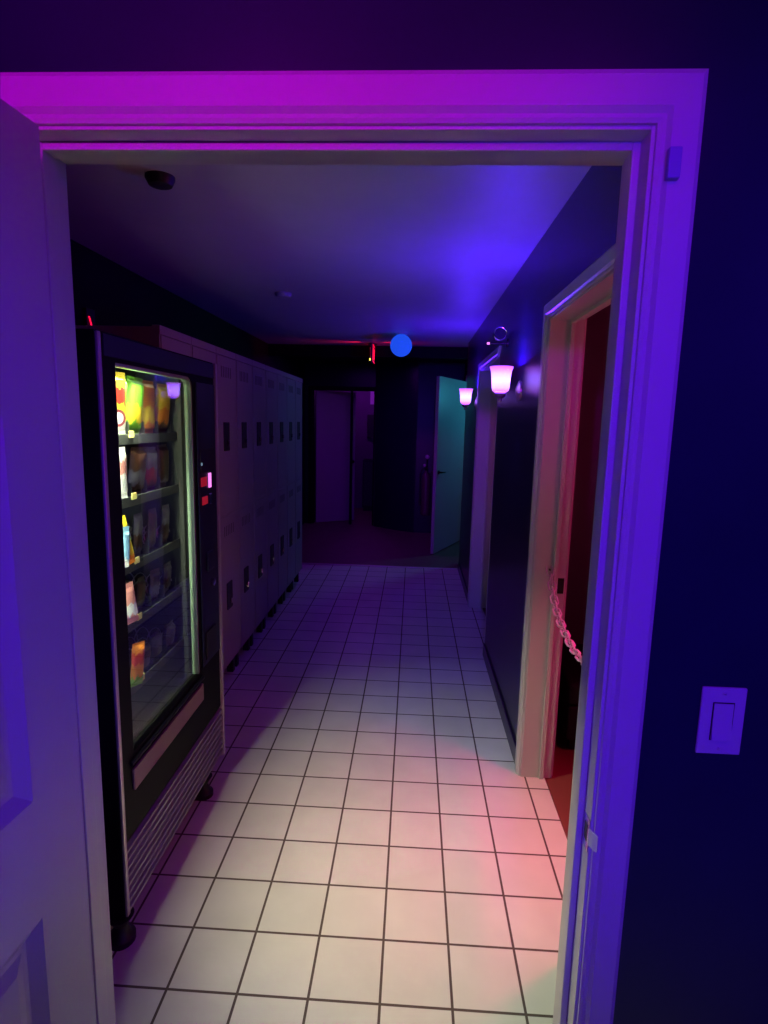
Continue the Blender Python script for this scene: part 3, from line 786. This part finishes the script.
b = MB(); b.box(-.82, -.50, 8.9, 9.16, 0, .06); b.build('plinth', M['dark'], t)

# ------------------------------------------------------------------ lights
def area(name, loc, dirn, sx, sy, col, power, spread=PI):
    l = bpy.data.lights.new(name, 'AREA'); l.shape = 'RECTANGLE'; l.size = sx; l.size_y = sy; l.color = col; l.energy = power; l.spread = spread
    o = bpy.data.objects.new(name, l); COL.objects.link(o); o.location = loc
    o.rotation_euler = Vector(dirn).to_track_quat('-Z', 'Y').to_euler(); return o
def point(name, loc, col, power, r=.03):
    l = bpy.data.lights.new(name, 'POINT'); l.color = col; l.energy = power; l.shadow_soft_size = r
    o = bpy.data.objects.new(name, l); COL.objects.link(o); o.location = loc; return o
def spot(name, loc, tgt, col, power, ang, blend=.5, r=.05):
    l = bpy.data.lights.new(name, 'SPOT'); l.color = col; l.energy = power; l.shadow_soft_size = r; l.spot_size = ang; l.spot_blend = blend
    o = bpy.data.objects.new(name, l); COL.objects.link(o); o.location = loc
    o.rotation_euler = (Vector(tgt) - Vector(loc)).to_track_quat('-Z', 'Y').to_euler(); return o
VC = (1.0, .99, .70)
area('vending_top_light', (VX - .062, .42, WZ1 + .008), (.30, -.06, -.95), .30, .02, VC, 27, math.radians(100))
area('vending_side_light', (VX - .062, WY0 - .030, 1.22), (.55, .85, -.15), .02, .90, (.92, 1.0, .70), 6)
VI = (.055, .004, 1.0)
point('sconce_lamp', (.488, 1.70, 1.893), VI, 25.0, .012)
point('sconce_lamp', (.488, 3.76, 1.893), VI, 22.0, .012)
area('red_room_light', (1.15, .60, 1.85), (-.66, 0, -1.85), .15, .15, (1, .02, .2), 2.8, math.radians(56))
area('red_room_light', (1.6, .45, 1.6), (-1, .5, -.1), .3, .3, (1, .02, .2), 4)
area('teal_room_light', (1.6, 6.35, 2.0), (-1, -.5, -.5), .3, .3, (.03, .34, .5), 8)
area('room_blue_light', (2.2, -1.8, 2.2), (-1, .4, -.5), .5, .3, (.085, .006, 1), 9)
spot('room_blue_spot', (.10, -2.8, 1.9), (.72, -.4, 1.40), (.075, .008, 1), 225, math.radians(50), .8, .1)
spot('door_blue_fill', (.9, -2.8, 1.9), (-.60, -1.0, 1.45), (.075, .008, 1), 200, math.radians(33), .8, .06)  # unseen spot added to turn the open left door bluer
spot('room_magenta_light', (-.6, -2.6, 2.25), (-.36, -.4, 2.27), (.70, .0, 1), 150, math.radians(43), 1.0)
area('room_purple_light', (.35, -1.25, 2.36), (-.35, .7, -.85), .5, .1, (.62, .0, .8), 1.5)
spot('exit_glow', (-.405, 4.97, 2.39), (.1, 4.97, 2.45), (1, .01, .05), 9, math.radians(50), 1, .01)
spot('exit_glow', (-.457, 4.97, 2.39), (-1.0, 4.97, 2.45), (1, .01, .05), 9, math.radians(50), 1, .01)
point('far_room_light', (-.9, 8.4, 2.2), (.40, .02, .9), 9, .1)
area('hall_end_fill', (-.6, 6.0, 2.4), (0, 0, -1), .8, .8, (.30, .01, .9), 7)  # unseen fill added to tint the far floor purple

w = bpy.data.worlds.new('World'); sc.world = w; w.use_nodes = True
w.node_tree.nodes['Background'].inputs[0].default_value = (.01, .004, .03, 1)
w.node_tree.nodes['Background'].inputs[1].default_value = .2

# ------------------------------------------------------------------ camera
pitch, yaw, roll, f_px = -0.15732654, -0.04780237, 0.02338486, 576.584
f = Vector((math.sin(yaw) * math.cos(pitch), math.cos(yaw) * math.cos(pitch), math.sin(pitch)))
r = f.cross(Vector((0, 0, 1))).normalized(); u = r.cross(f)
c, s = math.cos(roll), math.sin(roll)
r2 = c * r + s * u; u2 = -s * r + c * u
cam = bpy.data.cameras.new('camera'); co = bpy.data.objects.new('camera', cam); COL.objects.link(co)
co.matrix_world = Matrix.Translation((.045626, -1.380857, 1.617447)) @ Matrix((( r2.x, u2.x, -f.x), (r2.y, u2.y, -f.y), (r2.z, u2.z, -f.z))).to_4x4()
cam.sensor_fit = 'VERTICAL'; cam.sensor_height = 36; cam.lens = f_px / 1024 * 36; cam.clip_start = .02
sc.camera = co
sc.view_settings.view_transform = 'Standard'; sc.view_settings.look = 'None'
sc.view_settings.gamma = 1; sc.view_settings.exposure = 0; sc.view_settings.use_curve_mapping = False
